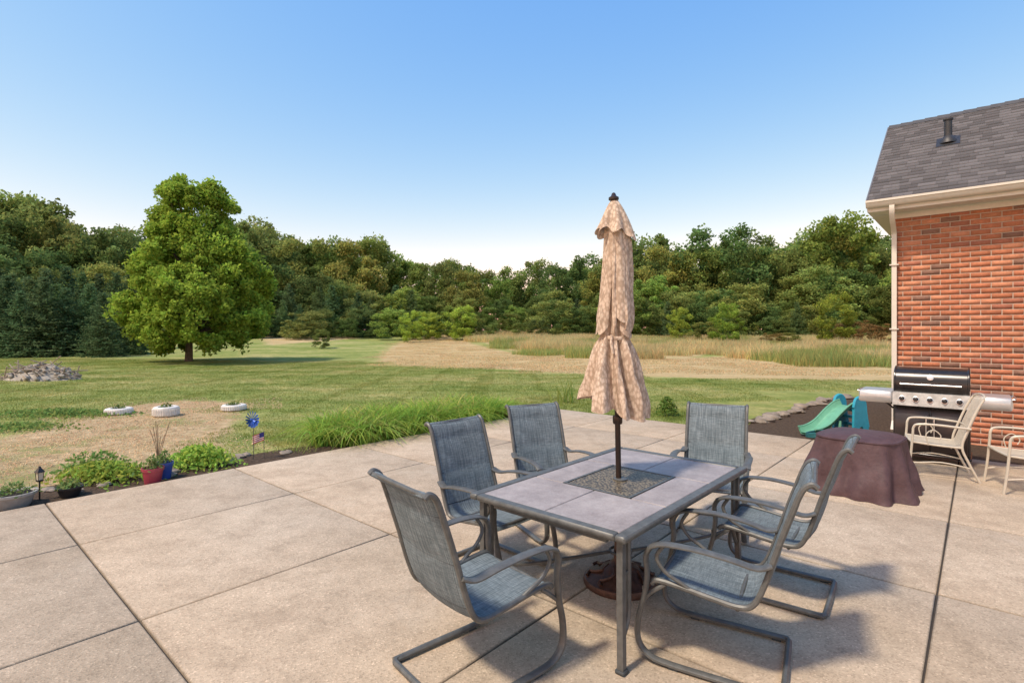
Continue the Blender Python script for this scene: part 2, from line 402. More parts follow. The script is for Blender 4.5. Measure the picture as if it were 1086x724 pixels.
def build_table():
    mb=MB(); TL=tilemat(); GL=glassmat(); L,W,Z=1.86,1.13,.73; fw=.062
    for s in(-1,1):
        mb.box((0,s*(W/2-fw/2),Z-.018),(L,fw,.036),FR,bev=.008)
        mb.box((s*(L/2-fw/2),0,Z-.018),(fw,W-2*fw-.002,.036),FR,bev=.008)
        mb.box((0,s*(W/2-fw-.02),Z-.06),(L-.3,.02,.045),FR)
        mb.box((s*(L/2-fw-.02),0,Z-.06),(.02,W-.3,.045),FR)
    iw,il=W-2*fw,L-2*fw; gl=.66; gw=.52
    def panel(x0,x1,y0,y1,mat,z=0):
        mb.box(((x0+x1)/2,(y0+y1)/2,Z-.014+z),(x1-x0-.009,y1-y0-.009,.02),mat,bev=.004)
    for s in(-1,1):
        xs=sorted((s*gl/2,s*il/2)); panel(xs[0],xs[1],-iw/2,0,TL); panel(xs[0],xs[1],0,iw/2,TL)
        ys=sorted((s*gw/2,s*iw/2)); panel(-gl/2,gl/2,ys[0],ys[1],TL)
    panel(-gl/2+.02,gl/2-.02,-gw/2+.02,gw/2-.02,GL)
    for s in(-1,1):
        mb.box((0,s*(gw/2-.011),Z-.012),(gl-.006,.018,.022),FR); mb.box((s*(gl/2-.011),0,Z-.012),(.018,gw-.044,.022),FR)
    mb.box((0,0,Z-.036),(il,iw,.01),SLD)
    for sx in(-1,1):
        for sy in(-1,1):
            x,y=sx*(L/2-.07),sy*(W/2-.06)
            mb.tube([(x,y,Z-.035),(x,y,.35),(x+sx*.012,y+sy*.01,.02)],.023,FR,4,4,flat=(1.1,1.1),up=(1,0,0))
            mb.tube([(x-sx*.075,y-sy*.0,Z-.04),(x-sx*.075,y,.42),(x-sx*.07,y,.26),(x-sx*.012,y,.17)],.015,FR,8,5)
            mb.box((x+sx*.012,y+sy*.01,.012),(.055,.055,.022),SLD,bev=.005)
            mb.box((x-sx*.035,y,.5),(.07,.012,.014),FR)
            mb.tube([(x,y,.28),(x*.75,y*.72,.235),(x*.4,y*.4,.225),(sx*.06,sy*.05,.225)],.012,FR,8,5)
    mb.tube([(.075*math.cos(t),.075*math.sin(t),.225) for t in np.linspace(0,2*math.pi,20,endpoint=False)],.010,FR,8,closed=True)
    mb.lathe([(.05,Z-.002),(.05,Z+.006),(.03,Z+.01),(.026,Z+.01)],FR,24)
    mb.obj('patio_table',(TC[0],TC[1],0),ang(.665,.747))
build_table()
# ---------------------------------------------------------------- umbrella
def build_umbrella():
    PO=simple('umbrella_pole',(.035,.022,.016),.35,.3); BA=simple('cast_base',(.075,.038,.026),.45,.3,.4,30,.3)
    m,nt,out=newmat('umbrella_fabric'); tc=N(nt,'ShaderNodeTexCoord'); o=tc.outputs['Object']
    v=N(nt,'ShaderNodeTexVoronoi'); v.inputs['Scale'].default_value=52; mp=N(nt,'ShaderNodeMapping'); mp.inputs['Scale'].default_value=(1,1,.55); mp.inputs['Rotation'].default_value=(.5,.6,0)
    nt.links.new(o,mp.inputs['Vector']); nt.links.new(mp.outputs[0],v.inputs['Vector'])
    wn=ramp(nt,v.outputs['Distance'],[(.18,(.70,.56,.44)),(.42,(.62,.485,.375)),(.62,(.45,.335,.25))])
    c=mix(nt,.4,wn,ramp(nt,noise(nt,o,70,4,.75),[(.36,.65),(.55,1.05)]),'MULTIPLY')
    d=N(nt,'ShaderNodeBsdfDiffuse'); t=N(nt,'ShaderNodeBsdfTranslucent'); ms=N(nt,'ShaderNodeMixShader'); ms.inputs[0].default_value=.12
    nt.links.new(c,d.inputs[0]); nt.links.new(c,t.inputs[0]); nt.links.new(d.outputs[0],ms.inputs[1]); nt.links.new(t.outputs[0],ms.inputs[2]); nt.links.new(ms.outputs[0],out.inputs[0])
    FA=m
    mb=MB()
    mb.lathe([(.255,.0),(.26,.02),(.25,.045),(.22,.055),(.205,.07),(.15,.085),(.12,.12),(.07,.14),(.045,.17),(.035,.30),(.045,.305),(.045,.33),(.03,.335)],BA,40)
    for k in range(8):
        a=k*math.pi/4; R=Matrix.Rotation(a,4,'Z')
        mb.tube([(.08,0,.13),(.13,.03,.105),(.18,.0,.085),(.21,-.03,.075),(.235,0,.06)],.012,BA,6,4,M=R)
    mb.tube([(0,0,.2),(0,0,2.70)],.0195,PO,14)
    mb.lathe([(.03,1.12),(.034,1.13),(.034,1.17),(.03,1.18)],PO,20)
    mb.tube([(0,.03,.33),(0,.075,.33)],.008,PO,8); mb.lathe([(.018,0),(.02,.008),(.018,.016)],PO,12,M=Matrix.Translation((0,.075,.32)))
    _m=math
    prof=[(2.66,.03),(2.56,.055),(2.45,.074),(2.35,.084),(2.2,.092),(2.05,.098),(1.95,.106),(1.86,.112),(1.79,.104),(1.745,.090),(1.70,.106),(1.62,.128),(1.52,.150),(1.42,.172),(1.34,.188),(1.25,.196)]
    zs=[p[0] for p in prof][::-1]; rs=[p[1] for p in prof][::-1]
    def can(u,v):
        z=2.66+(1.26-2.66)*v
        r=float(np.interp(z,zs,rs)); th=2*_m.pi*u
        open_=float(np.clip((2.60-z)/1.2,0,1))
        ph=7*th+1.6*_m.sin(th*2+z*1.7)+z*3.4+.9*_m.sin(z*5+th)
        f=_m.cos(ph); f=(abs(f)**.6)*(1 if f>0 else -1)
        tie=_m.exp(-((z-1.745)/.05)**2)
        a=(.15+.16*open_)*(1-.5*tie)
        rr=r*(1+a*f+.09*_m.sin(3*th+z*6)+.045*_m.sin(15*th+z*14)*open_+.03*_m.sin(22*th-z*9))
        k=max(0,(v-.55)/.45)
        dz=-.045*(0.5+.5*_m.cos(ph+.5))*k+.065*_m.cos(th-2.8)*k*k
        sway=.018*_m.sin(z*3.1+.4)
        return (rr*_m.cos(th)+sway-.02*k,rr*_m.sin(th),z+dz)
    mb.grid(can,260,130,FA,wrap=True)
    for kk,(a0,z0,z1,rr0) in enumerate(((3.9,2.52,1.80,.070),(5.2,2.50,1.78,.070),(4.6,2.52,1.88,.074),(2.9,2.5,1.8,.070))):
        def pan(u,v,a0=a0,z0=z0,z1=z1,rr0=rr0):
            z=z0+(z1-z0)*v; th=a0+(u-.5)*.85+.35*v*_m.sin(a0*3); r=(rr0+.042*v)*(1+.24*_m.sin(_m.pi*u)**.7)
            return (r*_m.cos(th)+.018*_m.sin(z*3.1+.4),r*_m.sin(th),z-.05*_m.sin(_m.pi*u)*v)
        mb.grid(pan,16,30,FA)
    def cap(u,v):
        th=2*_m.pi*u; z=2.70-.25*v; r=.014+.112*(v**.7)
        ph=8*th+.6+1.0*_m.sin(2*th)
        rr=r*(1+(.05+.11*v)*_m.cos(ph)+.05*_m.sin(5*th+3*v))
        return (rr*_m.cos(th)+.005,rr*_m.sin(th),z-.020*v*v*_m.cos(ph+1)-.03*v*v*_m.cos(th-.4))
    mb.grid(cap,128,24,FA,wrap=True)
    mb.lathe([(.02,2.69),(.036,2.70),(.036,2.715),(.02,2.725),(.012,2.745),(.004,2.75)],PO,20)
    mb.tube([( .103*_m.cos(t),.103*_m.sin(t),1.745+.02*_m.sin(t)) for t in np.linspace(0,2*_m.pi,36,endpoint=False)],.012,FA,8,closed=True,flat=(1.2,.5))
    mb.tube([(-.05,-.10,1.745),(-.06,-.13,1.69),(-.05,-.145,1.62)],.009,FA,6,4)
    o=mb.obj('patio_umbrella',(.765,3.76,0)); o.rotation_euler=(0.0,math.radians(-1.0),0)
build_umbrella()
# ---------------------------------------------------------------- house
def build_house():
    root=empty('brick_house',(*AB(11.27,1.12),0))
    Mx=Matrix(((-V[0],U[0],0,0),(-V[1],U[1],0,0),(0,0,1,0),(0,0,0,1)))
    m,nt,out=newmat('brick'); at=N(nt,'ShaderNodeAttribute',attribute_name='Col'); geo=N(nt,'ShaderNodeNewGeometry')
    c=mix(nt,.7,at.outputs['Color'],ramp(nt,noise(nt,geo.outputs['Position'],30,6,.7),[(.3,.7),(.6,1.05),(.8,1.3)]),'MULTIPLY')
    princ(nt,out,c,.9,0,bump(nt,noise(nt,geo.outputs['Position'],60,4),.4,.004),spec=.1); BR=m
    MO=simple('mortar',(.46,.38,.31),.95,0,.15,20,.3); TR=simple('cream_trim',(.62,.58,.51),.45,0,.05); DK=simple('flue_metal',(.05,.05,.052),.5,.5)
    vs=[];fs=[];cs=[]
    bl,bh,jt=.25,.085,.013; Z0,Z1=-.1,3.95
    def brick(x0,x1,y0,y1,z0,z1,c):
        o=len(vs); 
        for z in(z0,z1):
            for (x,y) in((x0,y0),(x1,y0),(x1,y1),(x0,y1)): vs.append((x,y,z)); cs.append(c)
        fs.extend([(o,o+3,o+2,o+1),(o+4,o+5,o+6,o+7),(o,o+1,o+5,o+4),(o+1,o+2,o+6,o+5),(o+2,o+3,o+7,o+6),(o+3,o,o+4,o+7)])
    def bc():
        r=random.random(); k=.88+.24*random.random()
        if r<.06: c=(.24,.135,.10)
        elif r<.22: c=(.37,.15,.098)
        elif r<.42: c=(.50,.22,.13)
        else: c=(.44,.17,.095)
        return tuple(q*k for q in c)
    n=int((Z1-Z0)/bh)
    for r in range(n):
        z=Z0+r*bh; off=(r%2)*bl/2
        x=-off
        while x<9.0:
            x0=max(x,0.0); x1=min(x+bl,9.0); e=random.uniform(-.0015,.0015)
            if x1-x0>.03: brick(x0+jt/2 if x0>0 else 0,x1-jt/2,e,.05,z,z+bh-jt,bc())
            x+=bl
        yy=.055
        while yy<5.0:
            y1=min(yy+bl-(0 if yy>.06 else off),5.0)
            brick(-.0,.05,yy+(jt if yy>.06 else 0.004),y1,z,z+bh-jt,bc()); yy=y1
    zr=6.0; z=Z1
    while z<zr-.2:
        k=(z+bh-Z1)/(zr-Z1); y0=2.5*k; y1=5.0-2.5*k; yy=y0
        while yy<y1-.05:
            e=min(yy+bl,y1); brick(0,.05,yy+jt/2,e-jt/2,z,z+bh-jt,bc()); yy=e
        z+=bh
    V3=[tuple(Mx@Vector(v)) for v in vs]
    place(fastmesh('brick_walls',V3,fs,BR,np.array(cs)),'brick_walls',parent=root)
    mb=MB()
    mb.box((4.504,2.505,1.92),(8.992,4.998,4.05),MO,Mx)
    mb.add([(.008,.1,3.94),(.008,4.9,3.94),(.008,2.5,5.95)],[(0,2,1)],MO,False,Mx)
    mb.obj('wall_core',parent=root)
    ye,ze=-.40,3.98; yr,zr=2.5,6.06; xl=-.33; xr=9.4
    sl=math.hypot(yr-ye,zr-ze); d=Vector((0,yr-ye,zr-ze)).normalized(); nn=Vector((0,-d.z,d.y))
    m,nt,out=newmat('asphalt_shingle'); at=N(nt,'ShaderNodeAttribute',attribute_name='Col'); geo=N(nt,'ShaderNodeNewGeometry')
    c=mix(nt,.8,at.outputs['Color'],ramp(nt,noise(nt,geo.outputs['Position'],120,3,.8),[(.3,.6),(.6,1.1),(.8,1.6)]),'MULTIPLY')
    princ(nt,out,c,.95,0,spec=.05); SH=m
    vs=[];fs=[];cs=[]; 
    for side in(0,1):
        s=0.0
        while s<sl-.02:
            x=xl-random.random()*.2; 
            while x<xr:
                wdt=random.choice([.12,.16,.2,.24]); x0=max(x,xl); x1=min(x+wdt,xr); x+=wdt
                if x1<=x0+.005: continue
                th=.005+.008*random.random(); g=random.uniform(.74,1.22); col=(.13*g,.128*g,.138*g)
                s2=min(s+.17,sl+.01); o=len(vs)
                def pt(xx,ss,t):
                    p=Vector((0,ye,ze))+d*ss+nn*t
                    if side: p=Vector((0,2*yr-p.y,p.z))
                    return (xx,p.y,p.z)
                vs+= [pt(x0,s,th+.014),pt(x1-.002,s,th+.014),pt(x1-.002,s2,.010),pt(x0,s2,.010),pt(x0,s,.0),pt(x1-.002,s,.0)]
                cs+= [col]*4+[(.03,.03,.03)]*2
                fs+= [(o,o+1,o+2,o+3),(o+4,o+5,o+1,o)]
            s+=.135
    V3=[tuple(Mx@Vector(v)) for v in vs]
    place(fastmesh('roof_shingles',V3,fs,SH,np.array(cs)),'roof_shingles',parent=root)
    mb=MB()
    DKK=simple('roof_deck',(.07,.07,.075),.9)
    def slab(t0,t1,x0,x1,mat,a=0,b=sl):
        pts=[]
        for (yy,zz) in [tuple((Vector((0,ye,ze))+d*q+nn*t).yz) for q,t in((a,t0),(b,t0),(b,t1),(a,t1))]: pts.append((yy,zz))
        for sd in(0,1):
            vs=[(x0,(2*yr-y if sd else y),z) for y,z in pts]+[(x1,(2*yr-y if sd else y),z) for y,z in pts]
            mb.add(vs,[(0,1,2,3),(7,6,5,4),(0,4,5,1),(1,5,6,2),(2,6,7,3),(3,7,4,0)],mat,False,Mx)
    slab(-.03,.002,xl+.004,xr,DKK)
    slab(-.20,-.032,xl-.018,xl+.006,TR,0.0,sl)
    slab(-.012,.022,xl-.024,xl-.002,simple('drip_edge',(.12,.12,.13),.6))
    x=xl
    while x<xr:
        mb.add([(x,yr-.13,zr-.055),(x,yr,zr+.052),(x,yr+.13,zr-.055),(x+.24,yr-.13,zr-.065),(x+.24,yr,zr+.036),(x+.24,yr+.13,zr-.065)],[(0,3,4,1),(1,4,5,2)],DKK,False,Mx); x+=.2
    mb.box(((xl+xr)/2,-.19,3.80),(xr-xl,.40,.02),TR,Mx)
    mb.box((xl/2-.003,2.5,3.80),(-xl-.01,4.9,.018),TR,Mx)
    mb.box(((xl+xr)/2,-.40,3.87),(xr-xl,.02,.17),TR,Mx)
    gp=[(-.412,3.965),(-.412,3.855),(-.47,3.845),(-.51,3.87),(-.525,3.92),(-.545,3.93),(-.545,3.965),(-.53,3.965),(-.51,3.90),(-.46,3.865),(-.425,3.875),(-.425,3.965)]
    ng=len(gp); vs=[(xl-.01,y,z) for y,z in gp]+[(xr,y,z) for y,z in gp]
    mb.add(vs,[tuple(range(ng))]+[(i,i+ng,(i+1)%ng+ng,(i+1)%ng) for i in range(ng)],TR,False,Mx)
    mb.box(((xl+xr)/2,-.02,3.74),(xr-xl-.7,.035,.10),TR,Mx) 
    mb.obj('roof_trim_and_gutter',parent=root)
    mb=MB()
    mb.tube([(.02,-.47,3.86),(.02,-.47,3.76),(.015,-.36,3.62),(.01,-.12,3.50),(.01,-.055,3.42),(.01,-.05,3.2),(.01,-.05,.35),(.01,-.06,.22),(.01,-.22,.08)],.042,TR,4,3,Mx,flat=(1.2,.85),up=(1,0,0))
    for z in(2.9,1.8,.7): mb.box((.01,-.05,z),(.13,.09,.02),TR,Mx)
    mb.obj('downspout',parent=root)
    mb=MB(); best=None
    for x in np.arange(0,5,.02):
        for s in np.arange(0,sl,.05):
            p=Mx@(Vector((x,ye,ze))+d*s*1.0); 
            X=p.x+root.location.x; Y=p.y+root.location.y
            px=CX+F*X/Y; py=HY-F*(p.z-H)/Y; e=(px-1006)**2+(py-151)**2
            if best is None or e<best[0]: best=(e,x,s)
    p=Vector((best[1],ye,ze))+d*best[2]
    mb.lathe([(.14,-.02),(.13,.02),(.075,.11),(.06,.12),(.058,.40),(.075,.405),(.075,.43),(.05,.44)],DK,18,Mx@Matrix.Translation(p))
    mb.add([tuple(p+d*.2+nn*.03+Vector((sx*.17,0,0))) for sx in(-1,1)]+[tuple(p-d*.2+nn*.03+Vector((sx*.17,0,0))) for sx in(1,-1)],[(0,1,2,3)],DK,False,Mx)
    mb.obj('roof_vent_pipe',parent=root)
build_house()
# ---------------------------------------------------------------- grill
def build_grill():
    BK=simple('black_enamel',(.022,.020,.021),.25,.2,.2); ST=simple('stainless',(.62,.61,.60),.30,.9,.08,6); SH=simple('side_shelf',(.50,.50,.50),.35,.5,.08); RD=simple('dark_door_panel',(.03,.022,.022),.3)
    RK_=simple('grease_streaked_steel',(.40,.39,.37),.5,.4,.3)
    mb=MB(); w,d=.78,.50
    mb.box((0,0,.44),(w,d,.64),BK,bev=.012)
    mb.box((-.19,-d/2-.008,.42),(.36,.016,.54),RD,bev=.006); mb.box((.19,-d/2-.008,.42),(.36,.016,.54),RD,bev=.006)
    for s in(-1,1): mb.tube([(s*.04,-d/2-.02,.60),(s*.04,-d/2-.05,.58),(s*.04,-d/2-.05,.36),(s*.04,-d/2-.02,.34)],.008,ST,8,4)
    mb.box((0,0,.105),(w+.03,d+.03,.03),BK,bev=.008)
    for sx in(-1,1):
        for sy in(-1,1):
            M=Matrix.Translation((sx*(w/2-.06),sy*(d/2-.05),.045))@Matrix.Rotation(math.pi/2,4,'Y')
            mb.lathe([(.02,-.016),(.042,-.014),(.044,0),(.042,.014),(.02,.016)],BK,16,M)
            mb.box((sx*(w/2-.06),sy*(d/2-.05),.082),(.04,.04,.02),BK)
    mb.box((0,.0,.83),(w-.02,d-.04,.14),BK,bev=.01)
    mb.add([(-.39,-.30,.90),(.39,-.30,.90),(.39,-.34,.735),(-.39,-.34,.735),(-.39,-.245,.905),(.39,-.245,.905),(.39,-.25,.73),(-.39,-.25,.73)],[(0,3,2,1),(0,1,5,4),(3,7,6,2),(0,4,7,3),(1,2,6,5)],RK_)
    for k in range(5):
        x=-.29+k*.145; M=Matrix.Translation((x,-.325,.82))@Matrix.Rotation(math.radians(90-15),4,'X')
        mb.lathe([(.030,0),(.030,.008),(.022,.010),(.020,.034),(.014,.036)],BK,18,M); mb.lathe([(.036,-.002),(.036,.004),(.03,.006)],ST,18,M)
    pr=[(-.25,.91),(-.262,.96),(-.262,1.03),(-.245,1.10),(-.20,1.165),(-.12,1.205),(0,1.22),(.12,1.20),(.20,1.15),(.24,1.05),(.245,.91)]
    C=catmull([Vector((0,y,z)) for y,z in pr],4); k=len(C); x0,x1=-.37,.37
    vs=[(x0,p.y,p.z) for p in C]+[(x1,p.y,p.z) for p in C]
    mb.add(vs,[(i,i+1,i+1+k,i+k) for i in range(k-1)],BK,True)
    mb.add([(x0,p.y,p.z) for p in C],[tuple(range(k))],BK); mb.add([(x1,p.y,p.z) for p in C],[tuple(range(k-1,-1,-1))],BK)
    for s in(-1,1): mb.tube([(s*.374,p.y*1.01,.91+(p.z-.91)*1.01) for p in C],.012,BK,8)
    mb.tube([(-.31,-.315,1.01),(.31,-.315,1.01)],.012,ST,12)
    for s in(-1,1): mb.tube([(s*.28,-.255,1.01),(s*.28,-.315,1.01)],.011,ST,8)
    M=Matrix.Translation((0,-.25,1.10))@Matrix.Rotation(math.pi/2-.3,4,'X'); mb.lathe([(.034,-.01),(.036,.012),(.03,.014)],ST,20,M)
    for s in(-1,1):
        mb.box((s*(.39+.19),0.0,.885),(.375,.47,.03),SH,bev=.012)
        mb.box((s*(.39+.19),-.285,.825),(.375,.085,.15),SH,bev=.016)
        mb.tube([(s*.40,-.1,.66),(s*.6,-.1,.84)],.012,BK,8); mb.tube([(s*.40,.15,.66),(s*.6,.15,.84)],.012,BK,8)
        mb.tube([(s*.755,-.20,.88),(s*.80,-.19,.88),(s*.80,.19,.88),(s*.755,.20,.88)],.009,ST,8,4)
    mb.obj('gas_grill',(*AB(9.28,.50),0),math.atan2(-V[1],-V[0]),None,1.04)
build_grill()
# ---------------------------------------------------------------- cream metal armchairs
def build_cream():
    CR=simple('cream_metal',(.54,.49,.40),.45,.1,.1); mb=MB()
    for s in(-1,1):
        y=s*.28
        mb.tube([(.30,y,0),(.27,y,.25),(.25,y,.50),(.24,y,.60),(.19,y*1.05,.64),(.0,y*1.07,.645),(-.2,y*1.04,.63),(-.30,y,.62)],.0135,CR,8,5)
        mb.tube([(-.38,y,0),(-.28,y,.22),(-.22,y*.97,.40),(-.27,y*.95,.60),(-.36,y*.93,.85),(-.42,y*.9,.97)],.0135,CR,8,5)
        mb.tube([(.26,y*.97,.42),(.05,y*.97,.40),(-.22,y*.97,.39)],.012,CR,8,4)
        mb.tube([(.28,y,.16),(-.02,y,.2),(-.30,y,.16)],.008,CR,8,4)
        mb.tube([(.1,y,.41),(.12,y,.52),(.05,y,.58),(-.02,y,.52),(.0,y,.46)],.006,CR,6,5)
    mb.tube([(-.42,-.25,.97),(-.445,-.15,1.0),(-.45,0,1.01),(-.445,.15,1.0),(-.42,.25,.97)],.0125,CR,8,5)
    mb.tube([(.26,-.27,.42),(.27,0,.42),(.26,.27,.42)],.012,CR,8,4); mb.tube([(-.29,-.27,.62),(-.31,0,.62),(-.29,.27,.62)],.008,CR,8,4)
    for k in range(11):
        y=-.225+k*.045
        mb.tube([(.265,y,.425),(.10,y,.405),(-.10,y,.39),(-.21,y,.40),(-.26,y,.50),(-.32,y,.68),(-.385,y,.86),(-.435,y,.985)],.009,CR,6,5,flat=(1.7,.35),up=(0,1,0))
    for (x,z) in((.1,.395),(-.12,.38)): mb.tube([(x,-.27,z),(x,.27,z)],.008,CR,6)
    return mb.mesh('metal_patio_armchair')
cm=build_cream()
place(cm,'metal_patio_armchair',(5.25,6.62,0),ang(-.85,.5)); place(cm,'metal_patio_armchair',(5.72,5.90,0),ang(-.9,.42))
# ---------------------------------------------------------------- covered fire pit
def build_cover():
    m,nt,out=newmat('plum_brown_cover_fabric'); tc=N(nt,'ShaderNodeTexCoord'); o=tc.outputs['Object']
    c=ramp(nt,noise(nt,o,9,7,.7),[(.3,(.058,.032,.036)),(.7,(.105,.062,.066))]); princ(nt,out,c,.6,0,bump(nt,noise(nt,o,14,4),.4,.02),spec=.3)
    mb=MB(); k=3.6
    def sq(th,r):
        c_,s_=math.cos(th),math.sin(th); q=(abs(c_)**k+abs(s_)**k)**(-1/k); return r*q*c_,r*q*s_
    def fn(u,v):
        th=2*math.pi*u
        if v<.3:
            t=v/.3; r=.40*t; x,y=sq(th,r); return (x,y,.655+.014*math.sin(5*x+2)*math.cos(7*y)-.045*t**5)
        t=(v-.3)/.7; r=.405+.15*t**1.15; fo=.055*t*math.sin(6*th+1.5*math.sin(3*th))+.028*t*math.sin(15*th+2*t)+.016*math.sin(4*th+9*t)*t
        x,y=sq(th,r+fo); return (x,y,.608*(1-t)**1.0+.004+.04*(1-t)*t*math.sin(9*th))
    mb.grid(fn,200,70,m,wrap=True)
    mb.tube([(*sq(t,.412),.603) for t in np.linspace(0,2*math.pi,80,endpoint=False)],.006,m,6,closed=True)
    mb.obj('covered_fire_pit',(3.94,6.02,0),ang(.74,.67),None,.97)
build_cover()
# ---------------------------------------------------------------- toddler slide
def build_slide():
    GR=simple('green_plastic',(.13,.36,.24),.45,0,.12); TQ=simple('turquoise_plastic',(.03,.33,.46),.45,0,.12)
    mb=MB(); C=catmull([Vector(p) for p in[(-.75,0,.06),(-.60,0,.07),(-.35,0,.16),(-.05,0,.38),(.18,0,.52),(.34,0,.56)]],6); L=len(C)-1
    def ch(u,v):
        t=v*L; i=min(int(t),L-1); p=C[i].lerp(C[i+1],t-i); s=(u-.5)*2
        h=.0 if abs(s)<.7 else .10*((abs(s)-.7)/.3); return (p.x,s*.19,p.z+h)
    mb.grid(ch,24,40,GR); mb.grid(lambda u,v:(lambda q:(q[0],q[1]*1.08,q[2]-.035))(ch(u,v)),24,40,GR)
    for s in(-1,1):
        mb.tube([(p.x,s*.20,p.z+.10) for p in C],.018,GR,8)
        mb.tube([(-.1,s*.19,.30),(-.12,s*.20,.12),(-.14,s*.21,.0)],.028,GR,8,3)
        pts=[(.20,.0),(.32,.0),(.36,.16),(.44,.16),(.48,.0),(.58,.0),(.60,.15),(.54,.45),(.52,.62),(.46,.72),(.36,.75),(.26,.70),(.21,.55)]
        vs=[(x,s*.20,z) for x,z in pts]+[(x,s*.25,z) for x,z in pts]; n=len(pts)
        mb.add(vs,[tuple(range(n)),tuple(range(2*n-1,n-1,-1))]+[(i,i+n,(i+1)%n+n,(i+1)%n) for i in range(n)],TQ)
        mb.tube([(x,s*.225,z) for x,z in pts[6:]],.03,TQ,8,3)
    for k,(x,z) in enumerate(((.54,.16),(.49,.32),(.44,.47))): mb.box((x,0,z),(.14,.398,.05),TQ,bev=.015)
    mb.obj('toddler_slide',(*G(886,461),-.03),math.radians(18),None,.86)
    hm=simple('teal_hose',(.02,.12,.13),.4); hb=MB()
    pts=[(.26*math.cos(t)*(1+.1*math.sin(3*t)),.26*math.sin(t),.05+.02*(t/6)+.015*math.sin(2*t)) for t in np.linspace(0,24,120)]
    pts+= [(.45,.1,.03),(.7,-.1,.02),(.95,.15,.02)]
    hb.tube(pts,.012,hm,6); hb.obj('garden_hose',(*AB(9.95,1.9),-.03))
build_slide()
# ---------------------------------------------------------------- rocks
RK=simple('fieldstone',(.24,.20,.16),.95,0,.4,5,.5)
def rocks(name,pts,smin,smax,mat=RK):
    mb=MB()
    for (x,y) in pts:
        s=random.uniform(smin,smax); sd=Vector((random.random()*50,)*3); R=Matrix.Translation((x,y,float(gz(x,y))+s*.18))@Matrix.Rotation(random.random()*6,4,'Z')@Matrix.Diagonal((s*random.uniform(.9,1.6),s,s*random.uniform(.35,.6),1))
        def fn(u,v):
            th=2*math.pi*u; ph=math.pi*v; p=Vector((math.sin(ph)*math.cos(th),math.sin(ph)*math.sin(th),math.cos(ph)))
            return p*(1+.38*mathutils.noise.noise(p*1.4+sd)+.12*mathutils.noise.noise(p*4+sd))
        mb.grid(fn,12,8,mat,R,smooth=False,wrap=True)
    return mb.obj(name)
pp=[]
for (p,q,n) in [((803,449),(832,440),9),((832,440),(872,425),14),((872,425),(905,420),7)]:
    a,b=G(*p),G(*q)
    for k in range(n): t=k/n; pp.append((a[0]+(b[0]-a[0])*t+random.uniform(-.12,.12),a[1]+(b[1]-a[1])*t+random.uniform(-.12,.12)))
rocks('stone_bed_edging',pp,.07,.17)
pp=[]
for k in range(26): pp.append(AB(random.uniform(.5,4.6),7.75+random.uniform(-.1,.35)))
rocks('stone_garden_edging',pp,.04,.10)
# ---------------------------------------------------------------- foliage
LEAF=leafmat('broad_leaves',.45,.26); LEAF0=leafmat('shade_tree_leaves',.46,.0); GRS=leafmat('grass_blades',.45,.1)
BARK=simple('bark',(.11,.085,.065),.95,0,.4,9,.6)
def cvar(n,base,v=.25,yel=.12):
    b=np.array(base)[None,:]*np.ones((n,1)); k=rng.uniform(1-v,1+v,(n,1)); c=b*k; c[:,0]*=rng.uniform(1-yel,1+yel*1.6,n); return np.clip(c,0,1)
def unit(n):
    d=rng.normal(size=(n,3)); return d/np.linalg.norm(d,axis=1)[:,None]
def clumpcloud(cen,rad,per,size,base,v=.25,flat=.72,sp=.5):
    parts=[]
    for c,r in zip(cen,rad):
        d=unit(per); rr=r*rng.uniform(.2,1.0,per)**sp*rng.uniform(.8,1.2,per)
        P=c+d*rr[:,None]*np.array([1,1,flat]); k=rng.uniform(.82,1.22)
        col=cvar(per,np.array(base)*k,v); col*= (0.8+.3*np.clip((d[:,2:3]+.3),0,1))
        parts.append(leafquads(P,rng.uniform(.6,1.2,per)*size,col))
    return join(*parts)
def shade_tree():
    x0,y0=G(200,383.5); root=empty('shade_tree',(x0,y0,float(gz(x0,y0))))
    zs=[.8,1.4,2.4,4.0,5.4,6.5,7.4,8.4,9.6,10.4,11.0]; rs=[2.3,3.4,4.05,4.05,3.65,2.9,2.35,2.3,2.25,1.7,.6]
    cen=[];rad=[]
    for _ in range(640):
        z=rng.uniform(.9,10.7); R=float(np.interp(z,zs,rs)); 
        if rng.random()>(R/4.1)**1.5+.12: continue
        th=rng.uniform(0,2*np.pi); q=rng.uniform(.3,1.0)**.45; r=rng.uniform(.26,.74)
        ex=1+.09*math.sin(3*th+z*1.3)+rng.normal()*.07
        cen.append((q*(R-r*.5)*ex*math.cos(th)+(.75 if z<7 else .4),q*(R-r*.5)*ex*math.sin(th),z)); rad.append(r)
    cen=np.array(cen); rad=np.array(rad); 
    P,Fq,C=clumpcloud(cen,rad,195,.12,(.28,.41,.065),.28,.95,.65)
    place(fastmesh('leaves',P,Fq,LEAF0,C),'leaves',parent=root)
    mb=MB(); mb.tube([(0,0,-.1),(.03,0,.6),(.05,.02,1.6),(.2,0,3.5),(.3,.05,6),(.35,0,9.5)],lambda t:.21*(1-t)**.8+.03,BARK,12,5)
    for i in range(0,len(cen),4):
        c=Vector(cen[i]); h=max(1.3,c.z*.62+.1); b=Vector((.05+.03*h,0,h)); mid=b.lerp(c,.5)+Vector((0,0,.25)); mb.tube([b,mid,c],lambda t:.055*(1-t)+.012,BARK,5,4)
    mb.obj('trunk_and_limbs',parent=root)
shade_tree()
